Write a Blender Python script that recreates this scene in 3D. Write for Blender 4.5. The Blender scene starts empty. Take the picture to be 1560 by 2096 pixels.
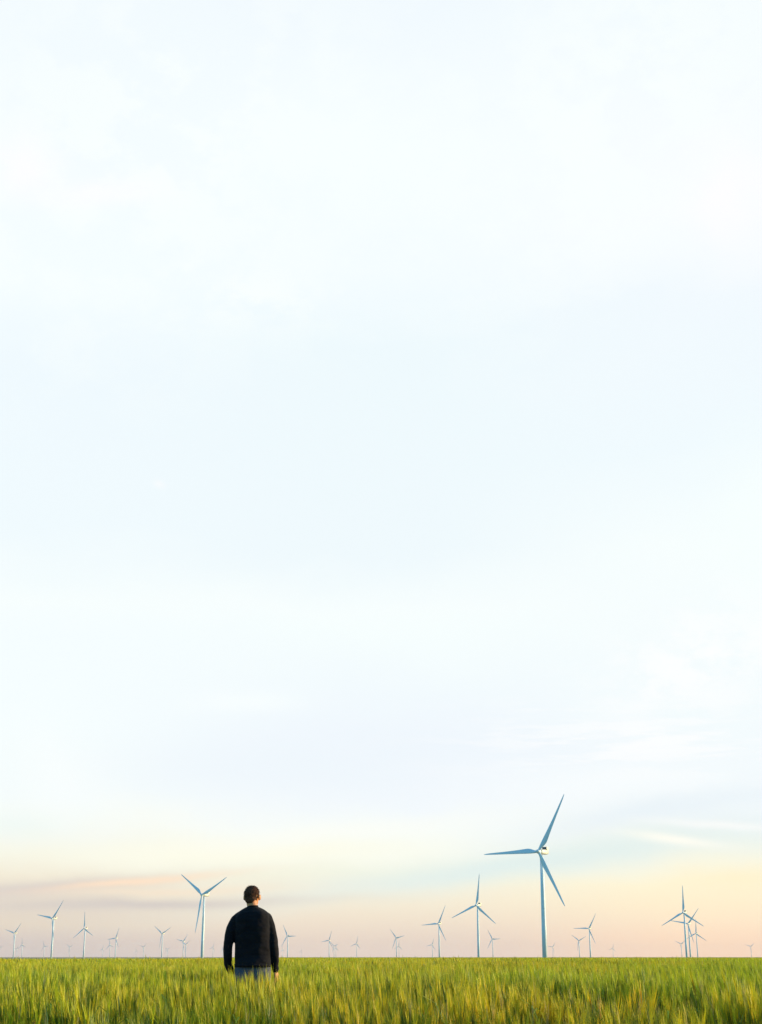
import bpy, bmesh, math, random
import numpy as np
from mathutils import Vector, Matrix, noise as mnoise

random.seed(7); rng = np.random.default_rng(11)
PI = math.pi
sc = bpy.context.scene
C = sc.collection

# ------------------------------------------------------------------ camera
F = 2880.0                    # focal length in pixels of a 1560 x 2096 frame
CX, CY, HOR = 780.0, 1048.0, 1958.5
PITCH = math.atan((HOR - CY) / F)
CAMZ = 0.98
cam_d = bpy.data.cameras.new('camera')
cam = bpy.data.objects.new('camera', cam_d); C.objects.link(cam)
cam_d.sensor_fit = 'HORIZONTAL'; cam_d.sensor_width = 36.0
cam_d.lens = 36.0 * F / 1560.0
cam_d.clip_start = 0.1; cam_d.clip_end = 80000
cam.location = (0, 0, CAMZ)
cam.rotation_euler = (PI / 2 + PITCH, 0, 0)
sc.camera = cam

def ray(px, py):
    """world direction seen at a pixel of the photograph"""
    dx, dy = (px - CX) / F, (CY - py) / F
    c, s = math.cos(PITCH), math.sin(PITCH)
    return Vector((dx, c - s * dy, s + c * dy))
def at(px, py, Y):
    d = ray(px, py); t = Y / d.y
    return Vector((d.x * t, Y, CAMZ + d.z * t))
def azel(px, py):
    d = ray(px, py).normalized()
    return math.degrees(math.atan2(d.x, d.y)), math.degrees(math.asin(d.z))

# ------------------------------------------------------------------ world
def s2l(c):
    r = []
    for v in c:
        v /= 255.0
        r.append(v / 12.92 if v <= 0.04045 else ((v + 0.055) / 1.055) ** 2.4)
    return r
SUN_EL, SUN_AZ = 10.0, 80.0          # degrees; azimuth from +Y (view) towards +X (right)
w = bpy.data.worlds.new('World'); sc.world = w; w.use_nodes = True
nt = w.node_tree; nt.nodes.clear()
class G:
    """tiny expression builder for shader nodes"""
    def __init__(s, nt): s.nt = nt
    def node(s, t, **kw):
        n = s.nt.nodes.new(t)
        for k, v in kw.items(): setattr(n, k, v)
        return n
    def put(s, sock, v):
        if isinstance(v, bpy.types.NodeSocket): s.nt.links.new(v, sock)
        else: sock.default_value = v
    def m(s, op, a, b=0.0, c=None, clamp=False):
        n = s.node('ShaderNodeMath', operation=op, use_clamp=clamp)
        s.put(n.inputs[0], a); s.put(n.inputs[1], b)
        if c is not None: s.put(n.inputs[2], c)
        return n.outputs[0]
    def mix(s, f, a, b, mode='MIX'):
        n = s.node('ShaderNodeMix', data_type='RGBA', blend_type=mode)
        s.put(n.inputs[0], f)
        s.put(n.inputs[6], a if isinstance(a, bpy.types.NodeSocket) else (*a, 1))
        s.put(n.inputs[7], b if isinstance(b, bpy.types.NodeSocket) else (*b, 1))
        return n.outputs[2]
    def step(s, v, a, b):
        n = s.node('ShaderNodeMapRange', interpolation_type='SMOOTHSTEP')
        s.put(n.inputs['Value'], v); n.inputs['From Min'].default_value = a; n.inputs['From Max'].default_value = b
        return n.outputs['Result']
    def noise(s, vec, scale, detail=3, rough=0.5):
        n = s.node('ShaderNodeTexNoise')
        s.put(n.inputs['Vector'], vec); n.inputs['Scale'].default_value = scale
        n.inputs['Detail'].default_value = detail; n.inputs['Roughness'].default_value = rough
        return n.outputs['Fac']
    def ramp(s, f, stops):
        n = s.node('ShaderNodeValToRGB'); s.put(n.inputs[0], f)
        el = n.color_ramp.elements
        while len(el) > 1: el.remove(el[-1])
        for i, (p, c) in enumerate(stops):
            e = el[0] if i == 0 else el.new(p)
            e.position = p; e.color = (*c, 1)
        return n.outputs[0]
    def comb(s, x, y, z=0.0):
        n = s.node('ShaderNodeCombineXYZ'); s.put(n.inputs[0], x); s.put(n.inputs[1], y); s.put(n.inputs[2], z)
        return n.outputs[0]
g = G(nt)
tc = g.node('ShaderNodeTexCoord')
sep = g.node('ShaderNodeSeparateXYZ'); nt.links.new(tc.outputs['Generated'], sep.inputs[0])
DX, DY, DZ = sep.outputs
EL = g.m('MULTIPLY', g.m('ARCSINE', DZ), 57.2958)
AZ = g.m('MULTIPLY', g.m('ARCTAN2', DX, DY), 57.2958)
pos = g.comb(g.m('MULTIPLY', AZ, 0.05), g.m('MULTIPLY', EL, 0.11))
n_soft = g.m('SUBTRACT', g.noise(pos, 2.3, 4, .55), .5)
n_soft2 = g.m('SUBTRACT', g.noise(g.comb(g.m('MULTIPLY', AZ, .07), g.m('MULTIPLY', EL, .12), 7.3), 3.1, 5, .6), .5)
streak = g.noise(g.comb(g.m('MULTIPLY', AZ, .055), g.m('MULTIPLY', EL, .45), 3.1), 4.2, 5, .62)
def E(py): return azel(CX, py)[1]
def stops(l): return [(max(0, E(py)) / 50.0, s2l(c)) for py, c in l]
left = stops([(1960, (211, 199, 198)), (1930, (215, 202, 197)), (1895, (229, 216, 199)), (1860, (228, 217, 203)), (1820, (233, 222, 206)),
    (1790, (243, 235, 215)), (1750, (247, 247, 232)), (1700, (250, 253, 246)), (1640, (246, 253, 252)), (1500, (245, 253, 254)), (1300, (244, 252, 254)),
    (1240, (246, 253, 253)), (1100, (239, 249, 253)), (800, (238, 248, 253)), (600, (244, 252, 254)), (0, (241, 249, 253))])
mid = stops([(1960, (234, 213, 203)), (1925, (235, 216, 201)), (1885, (243, 228, 207)), (1850, (247, 237, 214)), (1815, (248, 243, 222)),
    (1790, (246, 247, 228)), (1750, (250, 253, 242)), (1700, (248, 253, 249)), (1640, (243, 249, 253)), (1540, (239, 246, 253)), (1420, (241, 249, 253)),
    (1300, (245, 253, 253)), (1250, (246, 253, 253)), (1130, (238, 248, 252)), (700, (237, 248, 252)), (560, (243, 251, 254)), (300, (246, 253, 254)), (0, (240, 248, 253))])
right = stops([(1960, (260, 222, 194)), (1920, (259, 226, 196)), (1885, (258, 235, 203)), (1850, (258, 241, 207)), (1810, (257, 246, 213)),
    (1780, (251, 248, 226)), (1740, (240, 246, 237)), (1690, (240, 247, 249)), (1640, (243, 250, 253)), (1560, (243, 250, 253)), (1450, (243, 251, 253)),
    (1250, (245, 252, 253)), (1130, (246, 253, 253)), (950, (239, 249, 253)), (650, (240, 248, 253)), (480, (248, 252, 254)), (0, (242, 250, 253))])
elw = g.m('ADD', EL, g.m('MULTIPLY', g.m('MULTIPLY', n_soft, 3.2), g.step(EL, .3, 6)))
e50 = g.m('DIVIDE', elw, 50.0, clamp=True)
azw = g.m('ADD', AZ, g.m('MULTIPLY', n_soft, 5.0))
col = g.mix(g.step(azw, -13.5, -1.0), g.ramp(e50, left), g.ramp(e50, mid))
col = g.mix(g.step(azw, 1.0, 13.0), col, g.ramp(e50, right))
def blob(col, px, py, hx, hy, rot, rgb, k, warp=1.0, tex=None):
    """soft cloud round a direction; half sizes in photo pixels, rot in degrees (positive rises to the right)"""
    a0, e0 = azel(px, py); d = 1 / 53.0
    cr, sr = math.cos(math.radians(rot)), math.sin(math.radians(rot))
    a = g.m('ADD', g.m('SUBTRACT', AZ, a0), g.m('MULTIPLY', n_soft2, 3.0 * warp))
    e = g.m('ADD', g.m('SUBTRACT', EL, e0), g.m('MULTIPLY', n_soft, 1.6 * warp))
    u = g.m('DIVIDE', g.m('ADD', g.m('MULTIPLY', a, cr), g.m('MULTIPLY', e, sr)), hx * d)
    v = g.m('DIVIDE', g.m('SUBTRACT', g.m('MULTIPLY', e, cr), g.m('MULTIPLY', a, sr)), hy * d)
    r2 = g.m('ADD', g.m('MULTIPLY', u, u), g.m('MULTIPLY', v, v))
    f = g.m('MULTIPLY', g.m('EXPONENT', g.m('MULTIPLY', r2, -1.0)), k)
    if tex is not None: f = g.m('MULTIPLY', f, tex)
    return g.mix(f, col, s2l(rgb))
wisp = g.step(streak, .46, .60)
puff = g.step(g.noise(g.comb(g.m('MULTIPLY', AZ, .11), g.m('MULTIPLY', EL, .16), 1.7), 2.1, 7, .66), .42, .56)
col = blob(col, 620, 1570, 420, 70, 3, (238, 246, 252), .85)
col = blob(col, 1050, 1770, 470, 30, 8, (225, 240, 238), .9, .7)
col = blob(col, 1380, 1655, 330, 26, 10, (232, 242, 248), .8, .8)
col = blob(col, 470, 1745, 360, 26, 2, (255, 253, 232), .8, .6)
col = blob(col, 700, 1705, 300, 22, 6, (252, 254, 247), .7, .8)
col = blob(col, 90, 1815, 230, 14, 5, (212, 206, 203), .85, .5)
col = blob(col, 270, 1802, 190, 9, 5, (255, 228, 200), .9, .5)
col = blob(col, 300, 1848, 300, 11, 1, (212, 204, 199), .85, .5)
col = blob(col, 330, 1822, 220, 8, 1, (250, 231, 206), .6, .5)
col = blob(col, 30, 1690, 140, 30, 0, (232, 246, 243), .45, .8)
col = blob(col, 120, 1590, 110, 60, -50, (249, 254, 254), .7)
col = blob(col, 510, 1435, 110, 26, 0, (248, 254, 254), .7)
col = blob(col, 1385, 1720, 95, 10, -8, (255, 254, 243), 1.0, .25)
col = blob(col, 1480, 1690, 130, 9, -4, (250, 252, 250), .85, .35)
col = blob(col, 1540, 1800, 120, 20, 0, (255, 243, 205), .6, .6)
col = blob(col, 1330, 1520, 330, 80, 0, (255, 255, 255), .65, 1.3, wisp)
col = blob(col, 1250, 1610, 230, 40, 0, (249, 253, 254), .6)
col = blob(col, 1440, 1340, 210, 110, 20, (255, 255, 255), .75, 1.5, puff)
col = blob(col, 1560, 1060, 90, 150, 0, (246, 254, 253), .9)
col = blob(col, 300, 330, 520, 330, 20, (248, 254, 253), .9, 2, puff)
col = blob(col, 1250, 250, 420, 260, 30, (248, 254, 253), .9, 2, puff)
col = blob(col, 540, 600, 160, 60, 0, (249, 254, 253), .8, 1.5, puff)
col = blob(col, 40, 340, 80, 60, 0, (253, 252, 254), .8, 1.5)
col = blob(col, 200, 400, 130, 40, 10, (253, 252, 254), .6, 1.5)
col = blob(col, 1510, 410, 90, 110, 0, (253, 252, 254), .8, 1.5)
col = blob(col, 324, 993, 8, 13, 70, (249, 252, 254), .7, .2)
sky = g.node('ShaderNodeTexSky', sky_type='NISHITA', sun_disc=False)
sky.sun_elevation = math.radians(SUN_EL); sky.sun_rotation = math.radians(SUN_AZ)
bg_sky = g.node('ShaderNodeBackground'); bg_sky.inputs['Strength'].default_value = 0.12
nt.links.new(g.mix(1.0, sky.outputs[0], (0.80, 1.95, 2.65), 'MULTIPLY'), bg_sky.inputs['Color'])
bg_cl = g.node('ShaderNodeBackground'); nt.links.new(col, bg_cl.inputs['Color']); bg_cl.inputs['Strength'].default_value = 1.02
mx = g.node('ShaderNodeMixShader'); wo = g.node('ShaderNodeOutputWorld')
nt.links.new(g.step(DY, 0.56, 0.765), mx.inputs[0])
nt.links.new(bg_sky.outputs[0], mx.inputs[1]); nt.links.new(bg_cl.outputs[0], mx.inputs[2])
nt.links.new(mx.outputs[0], wo.inputs['Surface'])
w.cycles.sampling_method = 'MANUAL'; w.cycles.sample_map_resolution = 512

# ------------------------------------------------------------------ sun and exposure
sd = bpy.data.lights.new('sun', 'SUN'); sun = bpy.data.objects.new('sun', sd); C.objects.link(sun)
sd.energy = 5.0; sd.angle = math.radians(0.6); sd.color = (1.0, 0.66, 0.32)
sv = Vector((math.sin(math.radians(SUN_AZ)) * math.cos(math.radians(SUN_EL)),
             math.cos(math.radians(SUN_AZ)) * math.cos(math.radians(SUN_EL)), math.sin(math.radians(SUN_EL))))
sun.rotation_euler = sv.to_track_quat('Z', 'Y').to_euler()
sun.location = sv * 50
sc.view_settings.view_transform = 'Standard'; sc.view_settings.look = 'None'
sc.view_settings.exposure = 0.0; sc.view_settings.gamma = 1.0
sc.render.engine = 'CYCLES'
sc.cycles.max_bounces = 6; sc.cycles.diffuse_bounces = 3; sc.cycles.transmission_bounces = 3
sc.cycles.transparent_max_bounces = 8; sc.cycles.volume_bounces = 1
sc.cycles.use_denoising = True
sc.cycles.sample_clamp_indirect = 8

# ------------------------------------------------------------------ helpers
def tag(o, label=None, cat=None, group=None, kind=None):
    if label: o['label'] = label
    if cat: o['category'] = cat
    if group: o['group'] = group
    if kind: o['kind'] = kind
    return o
def link(name, me, mat=None, parent=None):
    o = bpy.data.objects.new(name, me); C.objects.link(o)
    if mat: me.materials.clear(); me.materials.append(mat)
    if parent: o.parent = parent
    return o
def mesh(name, vs, fs, smooth=True):
    me = bpy.data.meshes.new(name); me.from_pydata([tuple(v) for v in vs], [], fs); me.update()
    if smooth: me.polygons.foreach_set('use_smooth', [True] * len(me.polygons))
    return me
def material(name, color, rough=0.6, **kw):
    m = bpy.data.materials.new(name); m.use_nodes = True
    b = m.node_tree.nodes['Principled BSDF']
    if color is not None: b.inputs['Base Color'].default_value = (*color, 1)
    b.inputs['Roughness'].default_value = rough
    for k, v in kw.items(): b.inputs[k.replace('_', ' ')].default_value = v
    return m, G(m.node_tree), b
class MB:
    """collects closed tubes and boxes"""
    def __init__(s): s.v = []; s.f = []
    def ring_stack(s, rings, cap=True):
        n = len(rings[0]); b = len(s.v)
        for r in rings: s.v += [Vector(p) for p in r]
        for i in range(len(rings) - 1):
            for j in range(n):
                k = (j + 1) % n
                s.f.append((b + i * n + j, b + i * n + k, b + (i + 1) * n + k, b + (i + 1) * n + j))
        if cap:
            s.f.append(tuple(b + j for j in reversed(range(n))))
            e = b + (len(rings) - 1) * n
            s.f.append(tuple(e + j for j in range(n)))
    def tube(s, pts, rad, seg=14, up=None, round_ends=True, power=2.0):
        """pts: centre line; rad: list of (ra, rb) or r; ra across 'up x dir', rb along 'up'"""
        pts = [Vector(p) for p in pts]
        rad = [(r, r) if not isinstance(r, tuple) else r for r in rad]
        n = len(pts); P = []; R = []
        if round_ends:
            d = (pts[0] - pts[1]).normalized(); r0 = min(rad[0])
            for a in (.92, .7, .38): 
                P.append(pts[0] + d * r0 * a); k = math.sqrt(1 - a * a); R.append((rad[0][0] * k, rad[0][1] * k))
        P += pts; R += rad
        if round_ends:
            d = (pts[-1] - pts[-2]).normalized(); r0 = min(rad[-1])
            for a in (.38, .7, .92):
                P.append(pts[-1] + d * r0 * a); k = math.sqrt(1 - a * a); R.append((rad[-1][0] * k, rad[-1][1] * k))
        rings = []; up0 = Vector(up) if up else Vector((0, 1, 0))
        for i, p in enumerate(P):
            t = (P[min(i + 1, len(P) - 1)] - P[max(i - 1, 0)]).normalized()
            u = (up0 - t * up0.dot(t))
            if u.length < 1e-4: u = Vector((1, 0, 0)) - t * t.x
            u.normalize(); q = t.cross(u)
            ring = []
            for j in range(seg):
                a = 2 * PI * j / seg; c, sn = math.cos(a), math.sin(a)
                c = math.copysign(abs(c) ** (2 / power), c); sn = math.copysign(abs(sn) ** (2 / power), sn)
                ring.append(p + q * (R[i][0] * c) + u * (R[i][1] * sn))
            rings.append(ring)
        s.ring_stack(rings)
    def ball(s, c, r, seg=20, rot=None):
        r = r if isinstance(r, tuple) else (r, r, r); c = Vector(c)
        rings = []
        for i in range(1, seg // 2):
            th = PI * i / (seg // 2); ring = []
            for j in range(seg):
                a = 2 * PI * j / seg
                p = Vector((r[0] * math.sin(th) * math.cos(a), r[1] * math.sin(th) * math.sin(a), -r[2] * math.cos(th)))
                if rot is not None: p = rot @ p
                ring.append(c + p)
            rings.append(ring)
        s.ring_stack(rings)
    def box(s, lo, hi, M=None, bev=0.0):
        bm = bmesh.new(); bmesh.ops.create_cube(bm, size=1)
        for v in bm.verts: v.co = Vector([(lo[k] + hi[k]) / 2 + v.co[k] * (hi[k] - lo[k]) for k in range(3)])
        if bev: bmesh.ops.bevel(bm, geom=bm.edges[:], offset=bev, segments=3, affect='EDGES', profile=.5)
        b = len(s.v); bm.verts.index_update()
        s.v += [(M @ v.co if M else v.co.copy()) for v in bm.verts]
        s.f += [tuple(b + v.index for v in f.verts) for f in bm.faces]
        bm.free()
    def build(s, name, mat, parent=None, smooth=True):
        return link(name, mesh(name, s.v, s.f, smooth), mat, parent)

def sm(t): t = max(0.0, min(1.0, t)); return t * t * (3 - 2 * t)
def terr(x, y):
    """gentle field: a low crest about 265 m out, lower to the left, land falling away beyond"""
    r = math.hypot(x, y); a = math.degrees(math.atan2(x, y)) if r > 1 else 0.0
    crest = -0.02 - 0.27 * sm((-4.0 - a) / 6.0) + 0.07 * math.exp(-((a + 10.3) / 1.6) ** 2)
    z = crest * sm((r - 30) / 235.0) + 0.05 * mnoise.noise(Vector((x * .03, y * .03, 0))) * sm(r / 60) * (1 - sm((r - 150) / 110))
    return z - 6.2 * sm((r - 285) / 700.0)

# ------------------------------------------------------------------ ground
m_soil, gs, b = material('soil', None, .95)
tcn = gs.node('ShaderNodeTexCoord').outputs['Object']
nn = gs.noise(tcn, .9, 6, .6)
far = gs.noise(tcn, .02, 4, .5)
dist = gs.node('ShaderNodeVectorMath', operation='LENGTH'); gs.nt.links.new(tcn, dist.inputs[0])
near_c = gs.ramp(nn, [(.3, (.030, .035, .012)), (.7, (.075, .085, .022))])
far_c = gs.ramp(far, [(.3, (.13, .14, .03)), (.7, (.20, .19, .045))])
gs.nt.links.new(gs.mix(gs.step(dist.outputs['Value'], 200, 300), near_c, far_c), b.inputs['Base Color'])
vs, fs = [(0, 0, 0)], []
NA = 288; radii = [2.0]
while radii[-1] < 23000: radii.append(radii[-1] * 1.09)
for r in radii:
    for j in range(NA):
        a = 2 * PI * j / NA; x, y = r * math.sin(a), r * math.cos(a)
        vs.append((x, y, terr(x, y)))
for j in range(NA): fs.append((0, 1 + (j + 1) % NA, 1 + j))
for i in range(len(radii) - 1):
    for j in range(NA):
        k = (j + 1) % NA
        fs.append((1 + i * NA + j, 1 + i * NA + k, 1 + (i + 1) * NA + k, 1 + (i + 1) * NA + j))
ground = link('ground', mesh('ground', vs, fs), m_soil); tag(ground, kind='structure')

# ------------------------------------------------------------------ barley
m_bar = bpy.data.materials.new('barley'); m_bar.use_nodes = True
gb = G(m_bar.node_tree); gb.nt.nodes.clear()
att = gb.node('ShaderNodeAttribute', attribute_name='tint')
geo = gb.node('ShaderNodeNewGeometry')
oi = gb.node('ShaderNodeObjectInfo')
big = gb.noise(geo.outputs['Position'], .16, 4, .55)
sml = gb.noise(geo.outputs['Position'], 1.3, 3, .5)
c1 = gb.mix(gb.step(big, .36, .64), (0.86, 1.0, .85), (1.14, .98, .95))
c2 = gb.mix(1.0, att.outputs['Color'], c1, 'MULTIPLY')
c2 = gb.mix(1.0, c2, gb.mix(oi.outputs['Random'], (.86, .9, .9), (1.14, 1.1, 1.0)), 'MULTIPLY')
c2 = gb.mix(gb.m('MULTIPLY', gb.step(sml, .5, .72), .4), c2, gb.mix(1.0, c2, (1.35, 1.12, .7), 'MULTIPLY'))
dif = gb.node('ShaderNodeBsdfDiffuse'); tra = gb.node('ShaderNodeBsdfTranslucent'); glo = gb.node('ShaderNodeBsdfGlossy')
gb.nt.links.new(c2, dif.inputs[0]); gb.nt.links.new(gb.mix(1.0, c2, (1.15, 1.25, .55), 'MULTIPLY'), tra.inputs[0])
glo.inputs['Roughness'].default_value = .45; glo.inputs['Color'].default_value = (.8, .85, .8, 1)
s1 = gb.node('ShaderNodeMixShader'); s1.inputs[0].default_value = .20
gb.nt.links.new(dif.outputs[0], s1.inputs[1]); gb.nt.links.new(tra.outputs[0], s1.inputs[2])
s2 = gb.node('ShaderNodeMixShader'); s2.inputs[0].default_value = .03
gb.nt.links.new(s1.outputs[0], s2.inputs[1]); gb.nt.links.new(glo.outputs[0], s2.inputs[2])
out = gb.node('ShaderNodeOutputMaterial'); gb.nt.links.new(s2.outputs[0], out.inputs['Surface'])

AWN = (.63, .55, .025); EAR = (.46, .38, .022); STEM = (.050, .068, .007); LEAF = (.023, .050, .005); STRAW = (.62, .52, .22)  # stem and leaf tones darkened to paint the shade inside the crop
def jit(c, k=.30):
    a = 1 + random.uniform(-k, k); b_ = random.uniform(-.10, .10)
    return (c[0] * (a + b_), c[1] * a, c[2] * a)
class Plant:
    def __init__(s): s.v = []; s.f = []; s.c = []
    def strip(s, pts, wid, side, c0, c1=None):
        c1 = c1 or c0
        b_ = len(s.v); n = len(pts)
        for i, p in enumerate(pts):
            k = wid[i] / 2; t = i / (n - 1)
            cc = tuple(c0[q] * (1 - t) + c1[q] * t for q in range(3))
            if i == n - 1 and wid[i] < 1e-4: s.v.append(p); s.c.append(cc)
            else: s.v += [p - side * k, p + side * k]; s.c += [cc, cc]
        for i in range(n - 1):
            if i == n - 2 and wid[-1] < 1e-4: s.f.append((b_ + 2 * i, b_ + 2 * i + 1, b_ + 2 * i + 2))
            else: s.f.append((b_ + 2 * i, b_ + 2 * i + 1, b_ + 2 * i + 3, b_ + 2 * i + 2))
    def mesh(s, name):
        me = mesh(name, s.v, s.f, False)
        ca = me.color_attributes.new('tint', 'FLOAT_COLOR', 'POINT')
        ca.data.foreach_set('color', np.array([(*c, 1) for c in s.c], dtype=np.float32).ravel())
        me.materials.append(m_bar)
        return me
def rdir(): a = random.uniform(0, 2 * PI); return Vector((math.cos(a), math.sin(a), 0))
def stalk(P, x, y, detail, dh=0, mix_green=0):
    h = random.gauss(.56, .035) + dh; 
    wind = Vector((-.012 + random.gauss(0, .032), random.gauss(0, .045), 0))
    base = Vector((x, y, 0)); top = base + wind + Vector((0, 0, h))
    mid_ = base + wind * .35 + Vector((0, 0, h * .55))
    straw = random.random() < .02
    side = rdir()
    w_ = .0045 if detail else .012
    P.strip([base, mid_, top], [w_, w_, w_ * .7], side, jit(STEM), jit(STEM) if not straw else STRAW)
    # the ear and its fan of awns
    d = (wind * 2.4 + rdir() * random.uniform(0, .16) + Vector((0, 0, 1))).normalized()
    el = random.uniform(.06, .085); tip = top + d * el
    ce = jit(EAR) if not straw else jit(STRAW)
    for q in range(2 if detail else 1):
        sd_ = rdir()
        P.strip([top, top + d * el * .4, tip], [.006, .013 if detail else .026, .005], sd_, ce)
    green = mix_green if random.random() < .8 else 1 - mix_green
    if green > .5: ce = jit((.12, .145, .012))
    na = 11 if detail else 4
    for q in range(na):
        st = top + d * el * random.uniform(.1, .9)
        dd = (d + rdir() * random.uniform(.05, .22) + Vector((-.02, 0, 0))).normalized()
        L = random.uniform(.09, .15)
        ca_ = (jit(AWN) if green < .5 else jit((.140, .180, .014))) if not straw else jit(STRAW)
        P.strip([st, st + dd * L * .55, st + (dd + Vector((-.02, 0, 0))) * L], [.0030 if detail else .013, .0024 if detail else .008, 0], rdir(), ca_)
    # leaves
    for q in range(6 if detail else 2):
        z0 = random.uniform(.25, .72); st = base.lerp(top, z0)
        o_ = rdir() + Vector((-.4, 0, 0)); L = random.uniform(.14, .25); droop = random.uniform(.1, .9)
        p1 = st + o_ * L * .22 + Vector((0, 0, L * .5)); p2 = st + o_ * L * .55 + Vector((0, 0, L * (.78 - .3 * droop)))
        p3 = st + o_ * L * .9 + Vector((0, 0, L * (.85 - droop)))
        lw = random.uniform(.006, .011) * (1 if detail else 1.8)
        sdv = o_.cross(Vector((0, 0, 1))).normalized()
        c_ = jit(LEAF, .3) if random.random() > .05 else jit(STRAW)
        P.strip([st, p1, p2, p3], [lw * .6, lw, lw * .8, 0], sdv, c_)
def patch(name, size, n, detail, mix_green=0):
    P = Plant()
    k = max(1, int(n / 5))
    for c in range(k):          # tillers: a few stalks share one root and one height
        cx, cy, dh = random.uniform(-.5, .5) * size, random.uniform(-.5, .5) * size, random.gauss(0, .042)
        for i in range(5): stalk(P, cx + random.gauss(0, .021), cy + random.gauss(0, .021), detail, dh, mix_green)
    if detail:
        for q in range(3):      # a few broad flag leaves in brighter yellow-greens, bent over
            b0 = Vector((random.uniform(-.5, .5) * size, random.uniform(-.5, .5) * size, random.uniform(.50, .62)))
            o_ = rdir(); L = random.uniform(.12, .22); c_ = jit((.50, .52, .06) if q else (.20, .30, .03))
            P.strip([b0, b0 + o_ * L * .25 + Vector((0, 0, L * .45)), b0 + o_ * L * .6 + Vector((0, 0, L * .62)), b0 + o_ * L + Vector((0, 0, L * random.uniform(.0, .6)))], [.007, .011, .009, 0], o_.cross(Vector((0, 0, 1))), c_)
    return P.mesh(name)
src = bpy.data.collections.new('barley_patches')      # never linked to the scene: only read by the field object
NV0, NV1 = 10, 6
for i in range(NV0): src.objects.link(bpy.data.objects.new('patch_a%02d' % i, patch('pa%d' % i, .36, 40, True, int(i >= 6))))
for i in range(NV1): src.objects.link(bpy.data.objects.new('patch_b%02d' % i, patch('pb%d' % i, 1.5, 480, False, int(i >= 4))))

MAN_Y = 16.6
MAN = at(517, 1961, MAN_Y); MAN.z = 0
def hfield(x, y):
    """slow waves in the height of the crop"""
    a = 1.25 * mnoise.noise(Vector((x * .30, y * .55, 3.3))) + .75 * mnoise.noise(Vector((x * 1.1 + 9, y * 1.3, 1.3))) + .4 * mnoise.noise(Vector((x * .12, y * .08, 8.0)))
    a = a if a < .30 else .30 + (a - .30) * .3
    return a
pts, rots, scls, idx = [], [], [], []
def put_patch(x, y, i, s0, amp):
    k = hfield(x, y)
    hz = s0 * (1.0 + amp * k) * random.gauss(1, .035 if y < 40 else .02)
    hz = min(hz, 1.09) * (.74 + .26 * sm((y - 4.2) / 4.6))     # lower along the tramline the camera stands in
    if y < MAN.y + .3: hz -= .27 * math.exp(-((x - MAN.x + .06) / .8) ** 2 - ((y - MAN.y + 1.3) / 2.6) ** 2)
    pts.append((x, y, terr(x, y) - .01)); rots.append((random.gauss(0, .04), random.gauss(0, .035) - .03 * k, random.uniform(-.5, .5) + (PI if random.random() < .0 else 0)))
    scls.append((random.uniform(.9, 1.1), random.uniform(.9, 1.1), hz))
    shade_green = random.random() < .6 * (1 - sm((y - 6) / 4)) + sm((-.10 - k - .35 * mnoise.noise(Vector((x * .35 + 40, y * .18, 2.2)))) / .28)     # darker greens in hollows and foreground paint the shade between the waves
    if i == 0: idx.append(random.randrange(6, 10) if shade_green else random.randrange(6))
    else: idx.append(NV0 + (random.randrange(4, 6) if shade_green else random.randrange(4)))
st = .27; y = 2.8
while y < 38:
    hw = .30 * y + 3.0; x = -hw
    while x < hw:
        px, py = x + random.uniform(-.1, .1), y + random.uniform(-.1, .1)
        dm = math.hypot(px - MAN.x, (py - MAN.y) * 1.15)
        if dm > .40 and random.random() > .05: put_patch(px, py, 0, .95, .42)
        x += st
    y += st
st = 1.05; y = 37.5
while y < 285:
    hw = .31 * y + 10; x = -hw
    while x < hw:
        put_patch(x + random.uniform(-.4, .4), y + random.uniform(-.4, .4), 1, .98, .32 * (1 - .8 * sm((y - 60) / 120)))
        x += st
    y += st
pm = bpy.data.meshes.new('barley'); pm.vertices.add(len(pts)); pm.vertices.foreach_set('co', np.array(pts, dtype=np.float32).ravel())
for nm, ty, dat in (('rot', 'FLOAT_VECTOR', rots), ('scl', 'FLOAT_VECTOR', scls), ('pick', 'INT', idx)):
    a = pm.attributes.new(nm, ty, 'POINT')
    a.data.foreach_set('vector' if ty != 'INT' else 'value', np.array(dat, dtype=np.float32 if ty != 'INT' else np.int32).ravel())
pm.materials.append(m_bar)
barley = bpy.data.objects.new('barley', pm); C.objects.link(barley)
tag(barley, 'green barley crop with pale yellow awns covering the whole field', 'crop', kind='stuff')
gn = bpy.data.node_groups.new('barley_field', 'GeometryNodeTree')
gn.interface.new_socket('Geometry', in_out='INPUT', socket_type='NodeSocketGeometry')
gn.interface.new_socket('Geometry', in_out='OUTPUT', socket_type='NodeSocketGeometry')
gi = gn.nodes.new('NodeGroupInput'); go = gn.nodes.new('NodeGroupOutput')
ci = gn.nodes.new('GeometryNodeCollectionInfo'); ci.inputs['Collection'].default_value = src
ci.inputs['Separate Children'].default_value = True; ci.inputs['Reset Children'].default_value = True
ip = gn.nodes.new('GeometryNodeInstanceOnPoints'); ip.inputs['Pick Instance'].default_value = True
gn.links.new(gi.outputs[0], ip.inputs['Points']); gn.links.new(ci.outputs[0], ip.inputs['Instance'])
for nm, ty, sk in (('rot', 'FLOAT_VECTOR', 'Rotation'), ('scl', 'FLOAT_VECTOR', 'Scale'), ('pick', 'INT', 'Instance Index')):
    na_ = gn.nodes.new('GeometryNodeInputNamedAttribute'); na_.data_type = ty; na_.inputs['Name'].default_value = nm
    o_ = [q for q in na_.outputs if q.enabled and q.name == 'Attribute'][0]
    if nm == 'rot':
        e2r = gn.nodes.new('FunctionNodeEulerToRotation'); gn.links.new(o_, e2r.inputs[0]); o_ = e2r.outputs[0]
    gn.links.new(o_, ip.inputs[sk])
gn.links.new(ip.outputs[0], go.inputs[0])
md = barley.modifiers.new('field', 'NODES'); md.node_group = gn

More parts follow.
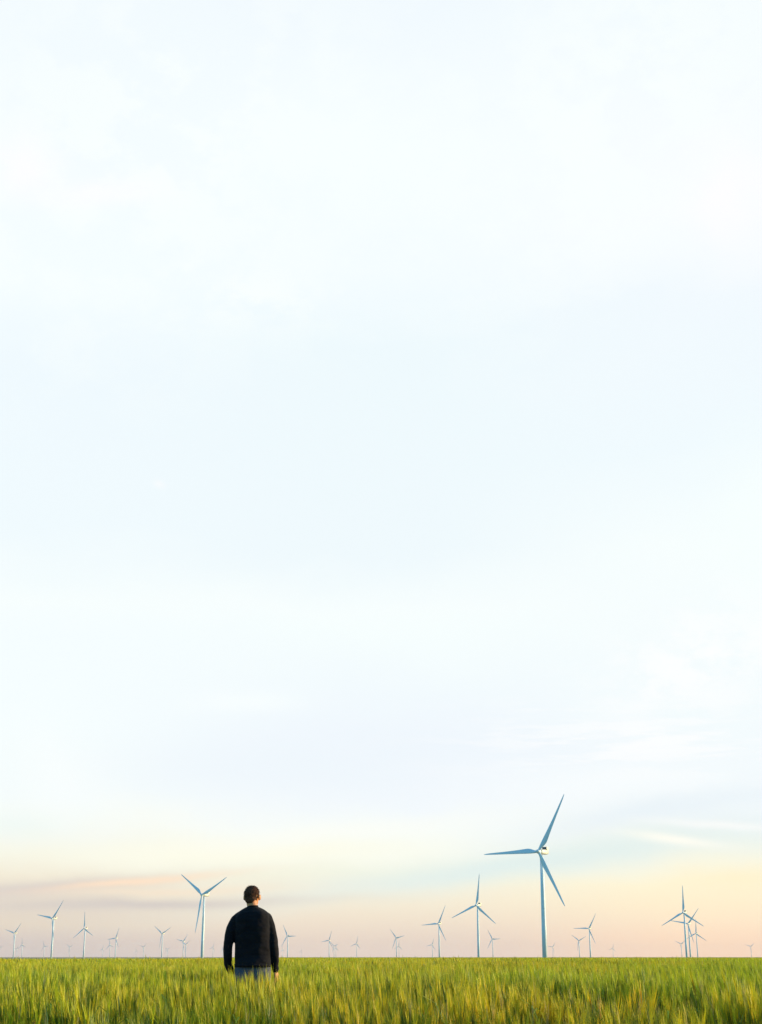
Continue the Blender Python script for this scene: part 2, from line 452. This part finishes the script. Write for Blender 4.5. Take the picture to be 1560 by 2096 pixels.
# ------------------------------------------------------------------ wind turbines
m_white_sky, gw, b = material('white_paint_sky_tint', None, .38)  # white tinted blue, painting the sky-lit shade into blades and tower
t_ = gw.node('ShaderNodeTexCoord').outputs['Object']
gw.nt.links.new(gw.ramp(gw.noise(t_, .5, 5, .6), [(.35, (.70, .79, .83)), (.6, (.76, .83, .87))]), b.inputs['Base Color'])
m_nacelle_sun, gi, b = material('nacelle_paint_sun_tint', (.60, .565, .49), .4)  # white nacelle coloured cream, warm sunlight painted into its base colour
m_dark, gd, b = material('dark_radiator', (.10, .11, .12), .6)
m_seam, _, _ = material('tower_flange', (.62, .64, .65), .5)
HUBZ = 86.0; OV = 4.6; BL = 49.5
TB = [(-1, 1939.5, [(6, 1937.0)]),
 (28.7, 1910.3, [(42.8, 1889.5), (8, 1900.5)]),
 (34.1, 1942.8, [(26, 1943), (38, 1935)]),
 (44.9, 1934, [(45, 1918), (34, 1944.5), (58, 1939)]),
 (90.2, 1936.7, [(87.5, 1925), (100, 1936.3)]),
 (106.8, 1880.2, [(132.4, 1840), (74, 1873.2)]),
 (142.4, 1939, [(135.5, 1931), (152, 1931.5)]),
 (172, 1900.4, [(173.8, 1863.6), (151, 1923.7), (190, 1913)]),
 (169.5, 1948.3, [(159, 1948)]),
 (209.8, 1943, [(212, 1931)]),
 (224.6, 1934.5, [(223, 1920), (215.5, 1944), (233, 1937)]),
 (236.2, 1920.6, [(244.3, 1896), (218, 1924.5), (243, 1936)]),
 (278.7, 1946.6, [(277.2, 1935.5)]),
 (293.5, 1939, [(304, 1928.5), (282, 1934.5)]),
 (331.2, 1911.3, [(312, 1897), (350.5, 1896.5), (325.2, 1943)]),
 (340.0, 1946.0, [(337, 1936)]),
 (343.5, 1943.5, [(351, 1936)]),
 (374.7, 1926.9, [(384, 1913), (359, 1922)]),
 (380.1, 1933.6, [(388.5, 1926), (371, 1929)]),
 (379.7, 1948.4, [(373, 1944)]),
 (413.3, 1831.7, [(463.8, 1792), (371.3, 1796.5), (400.5, 1905.7)]),
 (435.7, 1939.9, [(437.5, 1928), (425, 1942)]),
 (455.4, 1943.5, [(453.5, 1934), (450.5, 1951)]),
 (587.8, 1916, [(580, 1895), (608, 1914), (577, 1937)]),
 (578, 1944.4, [(577.5, 1933.5), (585, 1947)]),
 (616.5, 1947.5, [(617, 1937.5), (608, 1948.5)]),
 (673, 1925, [(680, 1902.5), (653, 1929.5), (682, 1938)]),
 (683.4, 1936.7, [(697, 1928.5), (677, 1928), (681, 1946)]),
 (687.4, 1940.8, [(687.4, 1928.5), (696.5, 1948)]),
 (729.7, 1931.8, [(733, 1912.5), (714, 1937), (742, 1942)]),
 (810.5, 1920, [(798.5, 1903.5), (832, 1913), (802, 1946)]),
 (816.3, 1937, [(816.3, 1922.5), (824.5, 1944.5)]),
 (884.5, 1934, [(888, 1917.5), (867.5, 1937), (893, 1945)]),
 (896.7, 1891, [(910, 1853), (860.5, 1895), (912, 1923)]),
 (974.7, 1853, [(982.4, 1788), (922.2, 1879.5), (1020.5, 1887.8)]),
 (1007.5, 1922.3, [(996.5, 1902.5), (1029.5, 1920), (996, 1944.5)]),
 (1102.3, 1743, [(1158.7, 1628.3), (990.6, 1752.7), (1158.6, 1849)]),
 (1131.1, 1938.5, [(1139, 1926.5), (1119, 1937.5)]),
 (1184.5, 1925.4, [(1167.5, 1914.5), (1202, 1915), (1182, 1945)]),
 (1205, 1900.6, [(1218, 1870.5), (1170, 1901.5), (1221.5, 1936)]),
 (1254.3, 1941.5, [(1255.4, 1928), (1240.5, 1944.7), (1263, 1949)]),
 (1394, 1932.4, [(1374.5, 1923.2), (1409, 1920.5)]),
 (1398.2, 1868, [(1396.9, 1811.5), (1350, 1895.4), (1448, 1895.4)]),
 (1407.8, 1891, [(1435.6, 1856.3), (1367.7, 1885), (1424.5, 1929.5)]),
 (1424.4, 1910.6, [(1423.8, 1883), (1398, 1925), (1455, 1929)]),
 (1536.5, 1937.7, [(1515.5, 1931), (1552, 1925)])]
LAB = [
 'faint far turbine cut off by the left edge of the photo',
 'mid-sized turbine nearest the left edge, two blades raised in an open V',
 'faint turbine crowded just left of the small upright one near the left edge',
 'small turbine with one blade straight up, right of the leftmost mid-sized one',
 'faint turbine alone just left of the large one whose blade points far left',
 'large turbine at left, one blade up to the right and one level to the left',
 'faint small turbine alone between the two largest at the left, blades in a V',
 'turbine with one blade straight up, standing second tallest at the left',
 'faint tiny turbine almost hidden behind the tower of the left upright-bladed turbine',
 'faintest, leftmost turbine of the trio left of the leaning V-shaped pair',
 'middle turbine of the left trio, its blade pointing straight up',
 'tallest and rightmost turbine of the left trio, blade leaning up to the right',
 'very faint tiny turbine just left of the small V-shaped one, one blade upright',
 'small far turbine with right blade raised, left of the symmetrical Y-shaped turbine',
 'mid-distance turbine with two blades raised in an even Y, left of the tall Y one',
 'fainter left turbine of the overlapping far pair behind the mid-distance Y turbine',
 'right turbine of the overlapping far pair beside the mid-distance Y turbine',
 'nearer turbine of the close pair immediately left of the tall Y-shaped turbine',
 'shorter turbine right behind the close pair left of the tall Y-shaped turbine',
 'tiny faintest turbine low behind the close pair left of the tall Y-shaped one',
 'tall turbine left of the man, two blades spread up in a wide Y',
 'small far turbine standing between the tall Y turbine and the man',
 'faint turbine touching the left sleeve of the man',
 'mid-distance turbine just right of the man, one blade level to the right',
 'faint small turbine close to the right sleeve of the man, behind a longer blade',
 'tiny pale turbine standing alone right of the turbine beside the man',
 'nearer turbine of the trio in mid-field, blade level to the left',
 'middle turbine of the mid-field trio, blade raised to the right',
 'rightmost faint turbine of the mid-field trio, one blade upright',
 'lone slim turbine in the middle of the field, right of the trio',
 'mid-distance turbine at centre with a fainter one behind it, blades like a leaning Y',
 'faint turbine directly behind the right side of the centre leaning-Y turbine',
 'small faint turbine just left of the one whose blade points level left at centre right',
 'fairly large turbine left of the second tallest at centre, blade level to the left',
 'large turbine with one blade straight up, left of the biggest turbine',
 'small turbine between the two largest, one blade level to the right',
 'biggest and nearest turbine, its long blade reaching up to the right',
 'tiny turbine immediately right of the foot of the biggest tower',
 'small Y-shaped turbine right beside the mid-sized one right of the biggest',
 'mid-sized turbine right of the biggest, one blade pointing level left',
 'tiny lone turbine between the mid-sized one and the right cluster',
 'small Y-shaped turbine at the left foot of the right-hand cluster',
 'tallest turbine of the right-hand cluster, one blade straight up',
 'second tallest turbine of the right-hand cluster, blade slanting up right',
 'shortest full-bladed turbine at the right side of the right-hand cluster',
 'lone small turbine nearest the right edge of the photo']
def blade_mesh():
    R = [1.2, 2.0, 3.2, 5.0, 7.2, 9.5, 12, 16, 21, 27, 33, 39, 44, 47, 48.8, BL]
    CH = [2.0, 2.0, 2.15, 2.7, 3.5, 3.85, 3.7, 3.2, 2.7, 2.2, 1.8, 1.45, 1.15, .85, .5, .08]
    TH = [1.0, 1.0, .85, .55, .38, .30, .26, .23, .21, .2, .19, .18, .17, .17, .17, .17]
    TW = [14, 14, 14, 14, 13, 12, 10, 8, 6, 4, 3, 2, 1, 0, 0, 0]
    mb = MB(); rings = []; n = 20
    for r, c, th, tw in zip(R, CH, TH, TW):
        k = sm((r - 1.5) / 8); off = (-.5 * (1 - k) - .30 * k) * c; ring = []
        ct, st_ = math.cos(math.radians(tw)), math.sin(math.radians(tw))
        for j in range(n):
            a = 2 * PI * j / n
            u = .5 - .5 * math.cos(a)
            foil = 2.6 * th * (math.sqrt(max(u, 0)) * (1 - u)) * .5
            circ = .5 * abs(math.sin(a)) * th
            v = (circ * (1 - k) + foil * k) * (1 if math.sin(a) >= 0 else -1 + .35 * k)
            x, yv = off + u * c, v * c
            bend = -2.2 * (r / BL) ** 2
            ring.append((x * ct - yv * st_, x * st_ + yv * ct + bend, r))
        rings.append(ring)
    mb.ring_stack(rings); return mesh('blade', mb.v, mb.f)
def make_turbine():
    root = bpy.data.objects.new('wind_turbine', None); C.objects.link(root)
    mb = MB(); rr = []
    for z, r in ((-.5, 1.98), (HUBZ * .33, 1.85), (HUBZ * .66, 1.62), (HUBZ - 2.2, 1.32)):
        rr.append([(r * math.cos(2 * PI * j / 40), r * math.sin(2 * PI * j / 40), z) for j in range(40)])
    mb.ring_stack(rr); tower = mb.build('tower', m_white_sky, root)
    mb = MB()
    for z, r in ((HUBZ * .5, 1.75),):
        mb.ring_stack([[(q * math.cos(2 * PI * j / 40), q * math.sin(2 * PI * j / 40), z + e) for j in range(40)] for q, e in ((r, -.12), (r, .12))])
    mb.build('flange', m_seam, tower)
    mb = MB()      # nacelle: a tapering box behind the rotor, +Y is downwind
    prof = [(-2.6, 1.45, -1.35, 1.35), (-1.2, 1.85, -1.8, 1.8), (2.0, 1.95, -1.95, 2.0), (6.6, 1.9, -1.85, 2.05), (8.2, 1.7, -1.45, 1.95)]
    rings = []
    for yv, hw, lo, hi in prof:
        ring = []
        for j in range(28):
            a = 2 * PI * j / 28; c_, s_ = math.cos(a), math.sin(a)
            c_ = math.copysign(abs(c_) ** .42, c_); s_ = math.copysign(abs(s_) ** .42, s_)
            ring.append((c_ * hw, yv, HUBZ + (hi + lo) / 2 + s_ * (hi - lo) / 2))
        rings.append(ring)
    mb.ring_stack(rings); nac = mb.build('nacelle', m_nacelle_sun, root)
    mb = MB()      # cooler standing on the rear of the roof
    z0, z1 = HUBZ + 2.0, HUBZ + 4.1
    for s_ in (-1, 1): mb.box((s_ * 1.95 - .12, 4.7, z0), (s_ * 1.95 + .12, 7.9, z1), bev=.05)
    mb.box((-1.83, 4.7, z1 - .22), (1.83, 7.9, z1 - .01), bev=.05)
    mb.box((-1.83, 7.2, z0), (1.83, 7.7, z1 - .23))
    cool = mb.build('cooler', m_nacelle_sun, nac, False)
    mb = MB(); mb.box((-1.82, 4.95, z0), (1.82, 5.35, z1 - .23)); mb.build('radiator', m_dark, nac, False)
    T = Matrix.Translation((0, -OV, HUBZ)) @ Matrix.Rotation(math.radians(-5), 4, 'X')
    mb = MB(); rings = []
    for yv, r in ((-2.7, .15), (-2.5, .65), (-2.0, 1.15), (-1.2, 1.55), (-.2, 1.75), (1.0, 1.78), (1.9, 1.6)):
        rings.append([(r * math.cos(2 * PI * j / 32), yv, r * math.sin(2 * PI * j / 32)) for j in reversed(range(32))])
    mb.ring_stack(rings); hub = mb.build('hub', m_white_sky, root); hub.matrix_local = T
    me = blade_mesh()
    for k in range(3):
        o = link('blade', me, m_white_sky if k == 0 else None, root); o.matrix_local = T @ Matrix.Rotation(2 * PI * k / 3, 4, 'Y')
    return root
YAW = 37.0
proto = make_turbine()
def copy_tree(o, parent=None):
    c = o.copy(); C.objects.link(c); c.parent = parent
    if parent: c.matrix_parent_inverse = o.matrix_parent_inverse
    for ch in list(o.children): copy_tree(ch, c)
    return c
def kids(o): return list(o.children)
T0 = Matrix.Translation((0, -OV, HUBZ)) @ Matrix.Rotation(math.radians(-5), 4, 'X')
roots = [proto] + [copy_tree(proto) for _ in TB[1:]]
for root, (hx, hy, tips), lab in zip(roots, TB, LAB):
    gz = -6.2; d = ray(hx, hy)
    t = (HUBZ + gz - CAMZ) / d.z
    if hy < 1760: t = (HUBZ + gz - CAMZ) / d.z
    hub = Vector((0, 0, CAMZ)) + d * t
    yw = math.radians(YAW)
    axis = Vector((-math.sin(yw), -math.cos(yw), 0))
    base = hub - axis * OV; base.z = terr(base.x, base.y)
    dz = hub.z - (HUBZ + base.z)
    base.z += dz
    root.location = base; root.rotation_euler = (0, 0, -yw)
    az = math.atan2(d.x, d.y); lean = (CX - hx) / 9900.0
    ph = 0j
    for tx, ty in tips:
        ddx, ddy = tx - hx, hy - ty
        ddx -= ddy * lean
        L = math.hypot(ddx, ddy)
        f_ = math.atan2(ddx / math.cos(yw - az), ddy)
        ph += L * complex(math.cos(3 * f_), math.sin(3 * f_))
    phase = math.atan2(ph.imag, ph.real) / 3
    k = 0
    for ch in kids(root):
        if ch.name.startswith('blade'):
            ch.matrix_local = T0 @ Matrix.Rotation(phase + 2 * PI * k / 3, 4, 'Y') @ Matrix.Diagonal((1.3 if hy > 1915 else 1.08, 1, 1, 1)); k += 1
    tag(root, lab, 'wind turbine', 'white three-bladed wind turbines on the horizon')

# ------------------------------------------------------------------ the man
exec_man = True
m_skin, g_, b = material('skin', (.64, .235, .085), .5)
b.inputs['Subsurface Weight'].default_value = .12; b.inputs['Subsurface Radius'].default_value = (.02, .006, .003)
m_knit, gk, b = material('dark_knit', None, .9)
tk = gk.node('ShaderNodeTexCoord').outputs['Object']
gk.nt.links.new(gk.ramp(gk.noise(tk, 9, 5, .6), [(.3, (.0068, .0058, .0085)), (.7, (.012, .0095, .013))]), b.inputs['Base Color'])
b.inputs['Sheen Weight'].default_value = .05; b.inputs['Specular IOR Level'].default_value = .15
bp = gk.node('ShaderNodeBump'); bp.inputs['Strength'].default_value = .12; bp.inputs['Distance'].default_value = .004
gk.nt.links.new(gk.noise(tk, 260, 2, .5), bp.inputs['Height']); bp2 = gk.node('ShaderNodeBump'); bp2.inputs['Strength'].default_value = .9; bp2.inputs['Distance'].default_value = .035
mpk = gk.node('ShaderNodeMapping'); mpk.inputs['Scale'].default_value = (1, 1, 1.8); gk.nt.links.new(tk, mpk.inputs[0])
gk.nt.links.new(gk.noise(mpk.outputs[0], 6.5, 2, .45), bp2.inputs['Height']); gk.nt.links.new(bp.outputs[0], bp2.inputs['Normal']); gk.nt.links.new(bp2.outputs[0], b.inputs['Normal'])
m_jean, gj, b = material('denim', None, .85)
tj = gj.node('ShaderNodeTexCoord').outputs['Object']
gj.nt.links.new(gj.ramp(gj.noise(tj, 14, 5, .65), [(.3, (.034, .046, .075)), (.7, (.092, .095, .130))]), b.inputs['Base Color'])
m_hair, gh, b = material('brown_hair', None, .85, Specular_IOR_Level=.12)
th_ = gh.node('ShaderNodeTexCoord').outputs['Object']
gh.nt.links.new(gh.ramp(gh.noise(th_, 60, 4, .6), [(.3, (.045, .018, .013)), (.7, (.15, .065, .040))]), b.inputs['Base Color'])
m_shoe, _, _ = material('shoe_leather', (.03, .02, .015), .5)
m_frame, _, _ = material('glasses_frame', (.03, .03, .035), .3)
m_lens, _, bl = material('lens', (1, 1, 1), .02); bl.inputs['Transmission Weight'].default_value = 1.0; bl.inputs['IOR'].default_value = 1.1
m_eye, _, _ = material('eyes', (.6, .58, .55), .2)
m_lip, _, _ = material('lips', (.34, .11, .08), .5)

man = bpy.data.objects.new('person', None); C.objects.link(man); man.location = MAN
tag(man, 'man seen from behind in dark sweater and jeans, standing in the barley with arms hanging', 'person')
def W(px, py, dy=0.0):
    p = at(px, py, MAN_Y + dy); return p - MAN
S = MAN_Y / (F / math.cos(PITCH))     # metres per photo pixel at the man
def remesh(mb, name, voxel, mat, smooth_it=4, disp=None):
    me = mesh(name, mb.v, mb.f); tmp = bpy.data.objects.new(name + '_tmp', me); C.objects.link(tmp)
    md = tmp.modifiers.new('r', 'REMESH'); md.mode = 'VOXEL'; md.voxel_size = voxel; md.use_smooth_shade = True
    if smooth_it:
        m2 = tmp.modifiers.new('s', 'SMOOTH'); m2.factor = .5; m2.iterations = smooth_it
    dg = bpy.context.evaluated_depsgraph_get(); dg.update()
    res = bpy.data.meshes.new_from_object(tmp.evaluated_get(dg)); res.name = name
    bpy.data.objects.remove(tmp, do_unlink=True); bpy.data.meshes.remove(me)
    if disp:
        res.update(); no = [v.normal.copy() for v in res.vertices]
        for v, n_ in zip(res.vertices, no): v.co += n_ * disp(v.co)
    res.polygons.foreach_set('use_smooth', [True] * len(res.polygons)); res.update()
    return link(name, res, mat, man)

L_ARM = [(481.8, 1885, 11.4, 0), (474.5, 1901, 11, -.01), (469.2, 1920, 10.2, -.02), (466.3, 1940, 9.7, -.02), (465.8, 1958, 9.3, .0), (466.8, 1973, 8.6, .04), (470.5, 1983, 7.6, .07), (474, 1989, 6.8, .09)]
R_ARM = [(546, 1880, 12, .02), (552, 1895, 11, .02), (556.3, 1912, 10.3, .02), (560.3, 1935, 9.8, .02), (562, 1955, 9.2, .04), (562.6, 1968, 8.4, .07), (563.4, 1979, 7.2, .10), (564.2, 1986, 6.4, .12)]
TOR = [  # py, left, right, depth (m), y offset
 (1855.3, 506.5, 528, .064, .02), (1858, 501, 533.5, .075, .018), (1862, 494.5, 539.5, .088, .01), (1867, 488.5, 547, .104, .0), (1872, 483.5, 552, .114, -.005), (1882, 480.5, 552.5, .122, -.01),
 (1896, 480, 553, .128, -.01), (1915, 480.5, 553.5, .130, 0), (1935, 481, 554, .130, .01), (1955, 481, 554, .132, .015), (1970, 480.3, 554.3, .145, .0), (1978.5, 480.5, 554, .150, .0)]
def arm(mb, A, shrink, upto=None, up=(0, 1, 0)):
    A = A[:upto] if upto else A
    mb.tube([W(a[0], a[1], a[3]) for a in A], [a[2] * S - shrink for a in A], 20, up=up)
def torso(mb, shrink, rows):
    rings = []; rows_ = rows
    for py, l, r, dep, yo in rows_:
        c = W((l + r) / 2, py, yo); hw = (r - l) / 2 * S - shrink; d_ = dep - shrink; ring = []
        for j in range(40):
            a = 2 * PI * j / 40; cc, ss = math.cos(a), math.sin(a)
            cc = math.copysign(abs(cc) ** .86, cc); ss = math.copysign(abs(ss) ** .86, ss)
            ring.append(c + Vector((cc * hw, ss * d_, 0)))
        rings.append(ring)
    mb.ring_stack(list(reversed(rings)))
def legs(mb, grow):
    for s_ in (-1, 1):
        hip = W(517, 1985); hip.z = .86
        pts_ = [hip + Vector((s_ * .095, .01, 0)), Vector((hip.x + s_ * .105, .01, .68)), Vector((hip.x + s_ * .11, .0, .48)), Vector((hip.x + s_ * .115, -.01, .26)), Vector((hip.x + s_ * .12, 0, .09))]
        mb.tube(pts_, [.105 + grow, .095 + grow, .066 + grow, .06 + grow * 1.3, .045 + grow * 1.6], 22)
HEAD = W(516.3, 1836.0, .035)
yawh = Matrix.Rotation(math.radians(-14), 3, 'Z')
def hp(x, y_, z): return HEAD + yawh @ Vector((x, y_, z))   # head space: +y is the face
body = MB()
torso(body, .014, TOR[1:]); arm(body, L_ARM, .013); arm(body, R_ARM, .013); legs(body, -.012)
hp0 = W(517.3, 1988); body.ball((hp0.x, .0, .84), (.17, .095, .12))
nb = W(516.8, 1866, .01)
body.tube([nb, W(517, 1856, .012), hp(0, -.012, -.06)], [(.056, .045), (.060, .060), (.060, .064)], 24)
body.ball(hp(0, 0, .02), (.074, .094, .098), rot=yawh)           # skull
body.ball(hp(0, .035, -.045), (.060, .062, .075), rot=yawh)      # jaw
body.ball(hp(0, .082, -.085), (.024, .018, .018), rot=yawh)      # chin
body.tube([hp(0, .088, .022), hp(0, .108, -.018), hp(0, .098, -.030)], [.008, .012, .011], 10)   # nose
body.ball(hp(0, .090, -.056), (.026, .010, .012), rot=yawh)      # mouth
body.ball(hp(0, .080, .035), (.055, .014, .010), rot=yawh)       # brow
for s_ in (-1, 1):
    er = yawh @ Matrix.Rotation(s_ * -.45, 3, 'Z')
    body.ball(hp(s_ * .091, -.008, -.006), (.012, .022, .035), rot=er)
    body.ball(hp(s_ * .045, .068, -.02), (.022, .018, .018), rot=yawh)
def hand(mb, wrist, tipdir, out, s_, curl):
    """palm with five separate fingers; tipdir down the hand, out = back of the hand, s_ = thumb side sign"""
    t = Vector(tipdir).normalized(); o = Vector(out); o = (o - t * o.dot(t)).normalized(); q = t.cross(o) * s_
    w0 = Vector(wrist)
    mb.tube([w0 - t * .03, w0 + t * .02, w0 + t * .055, w0 + t * .092], [(.024, .019), (.034, .017), (.041, .016), (.040, .013)], 16, up=tuple(o))
    for i, (off, L) in enumerate(((.030, .074), (.010, .083), (-.011, .077), (-.031, .060))):
        b0 = w0 + t * (.088 - abs(off) * .12) + q * off; d = t.copy(); P_ = [b0 - t * .012]; cur = b0
        a = curl * (1 + .18 * i)
        for seg, k in ((.45, .5), (.32, 1.0), (.23, 1.3)):
            d = (t * math.cos(a * k) - o * math.sin(a * k)); cur = cur + d * L * seg; P_.append(cur)
        mb.tube([P_[0], b0] + P_[1:], [.0098, .0098, .0092, .0084, .0070], 10)
    b0 = w0 + t * .018 + q * .030
    mb.tube([b0 - q * .012, b0 + t * .028 + q * .016 - o * .008, b0 + t * .056 + q * .019 - o * .018, b0 + t * .078 + q * .013 - o * .024], [.015, .0128, .0108, .0085], 12)
lw_ = W(474.2, 1990.5, .095); rw_ = W(564.6, 1988.0, .125)
hand(body, lw_, (.26, .10, -1), (-1, -.35, -.1), 1, .42)
hand(body, rw_, (.10, .12, -1), (1, -.45, 0), -1, .40)
remesh(body, 'body', .0045, m_skin, 5)

sw = MB(); torso(sw, 0, TOR); arm(sw, L_ARM, 0); arm(sw, R_ARM, 0)
# shoulder caps carry the slope of the trapezius into the sleeve
sw.tube([W(506.5, 1866, 0), W(496.6, 1874.3, 0), W(487, 1881, 0)], [.056, .060, .060], 20)
sw.tube([W(529.5, 1868, 0), W(539.5, 1875, .01), W(546, 1880, .02)], [.055, .060, .062], 20)
def folds(co):
    return .004 * mnoise.noise(Vector((co.x * 8, co.y * 8, co.z * 17))) + .006 * mnoise.noise(Vector((co.x * 5 + co.z * 7, co.y * 5, co.z * 5 - co.x * 8)))
sweater = remesh(sw, 'sweater', .008, m_knit, 3, folds)
rb = MB()      # ribbed hem, cuffs and collar stand slightly proud
def hem_ring(mb, py0, py1, row, grow):
    rows_ = [(py0, row[1] - grow, row[2] + grow, row[3] + grow * S, row[4]), (py1, row[1] - grow, row[2] + grow, row[3] + grow * S, row[4])]
    torso(mb, 0, rows_)
hem_ring(rb, 1973.0, 1979.6, (0, 480.4, 554.2, .150, .0), .5); rb.build('hem', m_knit, sweater)
for A in (L_ARM, R_ARM):
    rb = MB(); a, c_ = A[-2], A[-1]; rb.tube([W(a[0], a[1], a[3]), W(c_[0], c_[1], c_[3])], [a[2] * S + .001, c_[2] * S + .002], 20, round_ends=False); rb.build('cuff', m_knit, sweater)
rb = MB(); rb.tube([W(517.2, 1858.2, .014), W(517, 1855.0, .016)], [(.069, .074), (.063, .069)], 28, round_ends=False); rb.build('collar', m_knit, sweater)

tr = MB(); legs(tr, .006); tr.tube([(hp0.x, .0, .92), (hp0.x, .0, .85), (hp0.x, .0, .76)], [(.185, .105), (.202, .122), (.200, .120)], 30, power=2.5); tr.ball((hp0.x - .088, -.048, .77), (.105, .088, .11)); tr.ball((hp0.x + .088, -.048, .77), (.105, .088, .11))
def folds2(co): return .005 * mnoise.noise(Vector((co.x * 11, co.y * 9, co.z * 14)))
trs = remesh(tr, 'trousers', .009, m_jean, 4, folds2)
for s_ in (-1, 1):
    pk = MB(); M_ = Matrix.Translation((hp0.x + s_ * .092, -.131, .765)) @ Matrix.Rotation(s_ * .10, 4, 'Z')
    pk.box((-.055, -.006, -.055), (.055, .006, .055), M_, .005); pk.build('pocket', m_jean, trs)
    sh = MB(); hx_ = hp0.x + s_ * .12
    sh.tube([(hx_, -.07, .045), (hx_, .02, .05), (hx_ + s_ * .01, .12, .038), (hx_ + s_ * .015, .19, .03)], [(.036, .045), (.042, .05), (.046, .036), (.036, .024)], 18, up=(0, 0, 1)); sh.build('shoe', m_shoe, man)

# hair: a short cap hugging the skull, cut away from the face, ears and neck
hm = MB(); hm.ball(hp(-.002, -.010, .034), (.084, .100, .088), 40, rot=yawh); hm.ball(hp(0, -.036, -.018), (.073, .070, .070), 40, rot=yawh)
hm.ball(hp(.0, .02, .070), (.066, .078, .050), 30, rot=yawh)
hair = remesh(hm, 'hair', .004, m_hair, 2, lambda co: .0045 * mnoise.noise(co * 45) + .003 * mnoise.noise(co * 110))
bm = bmesh.new(); bm.from_mesh(hair.data); inv = yawh.transposed(); kill = []
for v in bm.verts:
    q = inv @ (v.co - HEAD)
    lim = -.077 if q.y < -.02 else (-.077 + (q.y + .02) * 1.9)       # nape line rising towards the ear
    if q.x > .02: lim += (q.x - .02) * .9
    if (abs(q.x) > .064 and q.z < .018 and q.y > -.05): kill.append(v); continue
    if q.z < lim or (q.y > .045 and q.z < .058) or (q.y > .085 and q.z < .07): kill.append(v)
bmesh.ops.delete(bm, geom=kill, context='VERTS'); bm.to_mesh(hair.data); bm.free()
so = hair.modifiers.new('thick', 'SOLIDIFY'); so.thickness = .006; so.offset = -1
hs = Plant()
for i in range(2600):         # short strands give the cap an uneven edge
    th = random.uniform(0, 2 * PI); zz = random.uniform(-.62, 1); rr_ = math.sqrt(1 - zz * zz); 
    n_ = Vector((rr_ * math.cos(th), rr_ * math.sin(th), zz))
    q = Vector((n_.x * .084 - .002, n_.y * .099 - .010, n_.z * .088 + .034))
    if (q.y > .04 and q.z < .062) or (abs(q.x) > .05 and q.y > -.05 and q.z < .03): continue
    dn = (n_ * .22 + Vector((0, -.12, -.5)) + Vector((random.uniform(-.4, .4), random.uniform(-.4, .4), .2 + max(0, zz) * .25))).normalized()
    p0 = HEAD + yawh @ q; dn = yawh @ dn; sd2 = dn.cross(yawh @ n_)
    if sd2.length < .05: continue
    sd2.normalize(); L = random.uniform(.010, .024)
    hs.strip([p0 - dn * .004, p0 + dn * L * .5, p0 + dn * L], [.003, .0022, 0], sd2, (0, 0, 0))
me = mesh('strands', hs.v, hs.f, False)
link('strands', me, m_hair, hair)

gl = MB()
for s_ in (-1, 1):
    ring = [hp(s_ * (.034 + .024 * math.cos(a)), .112 - .25 * abs(.034 + .024 * math.cos(a)) ** 1 * .6, .012 + .018 * math.sin(a)) for a in [2 * PI * j / 20 for j in range(21)]]
    gl.tube(ring, [.0018] * 21, 8, round_ends=False)
    gl.tube([hp(s_ * .058, .101, .016), hp(s_ * .078, .080, .016), hp(s_ * .084, .02, .012), hp(s_ * .083, -.01, .008)], [.002] * 4, 8)
gl.tube([hp(-.011, .111, .014), hp(0, .113, .018), hp(.011, .111, .014)], [.0018] * 3, 8)
gls = gl.build('eyeglasses', m_frame, man)
ln = MB()
for s_ in (-1, 1): ln.ball(hp(s_ * .034, .1065, .012), (.0225, .0012, .0165), 20, rot=yawh @ Matrix.Rotation(s_ * -.15, 3, 'Z'))
ln.build('lens', m_lens, gls)
for s_ in (-1, 1):
    ey = MB(); ey.ball(hp(s_ * .032, .078, .008), .012, 16); ey.build('eye', m_eye, man)
lp = MB(); lp.tube([hp(-.022, .095, -.055), hp(0, .1015, -.0545), hp(.022, .095, -.055)], [.003, .0048, .003], 10); lp.build('lips', m_lip, man)

# ------------------------------------------------------------------ haze
hz = MB(); hz.box((-23800, -23800, -9), (23800, 23800, 175))
m_hz = bpy.data.materials.new('haze'); m_hz.use_nodes = True; n_ = m_hz.node_tree; n_.nodes.clear()
pv = n_.nodes.new('ShaderNodeVolumePrincipled'); pv.inputs['Color'].default_value = (.97, .82, .80, 1); pv.inputs['Density'].default_value = 1.6e-5
pv.inputs['Anisotropy'].default_value = 0.0
oo = n_.nodes.new('ShaderNodeOutputMaterial'); n_.links.new(pv.outputs[0], oo.inputs['Volume'])
haze = hz.build('haze', m_hz, None, False); tag(haze, 'thin warm haze over the whole plain fading the far turbines', 'haze', kind='stuff')
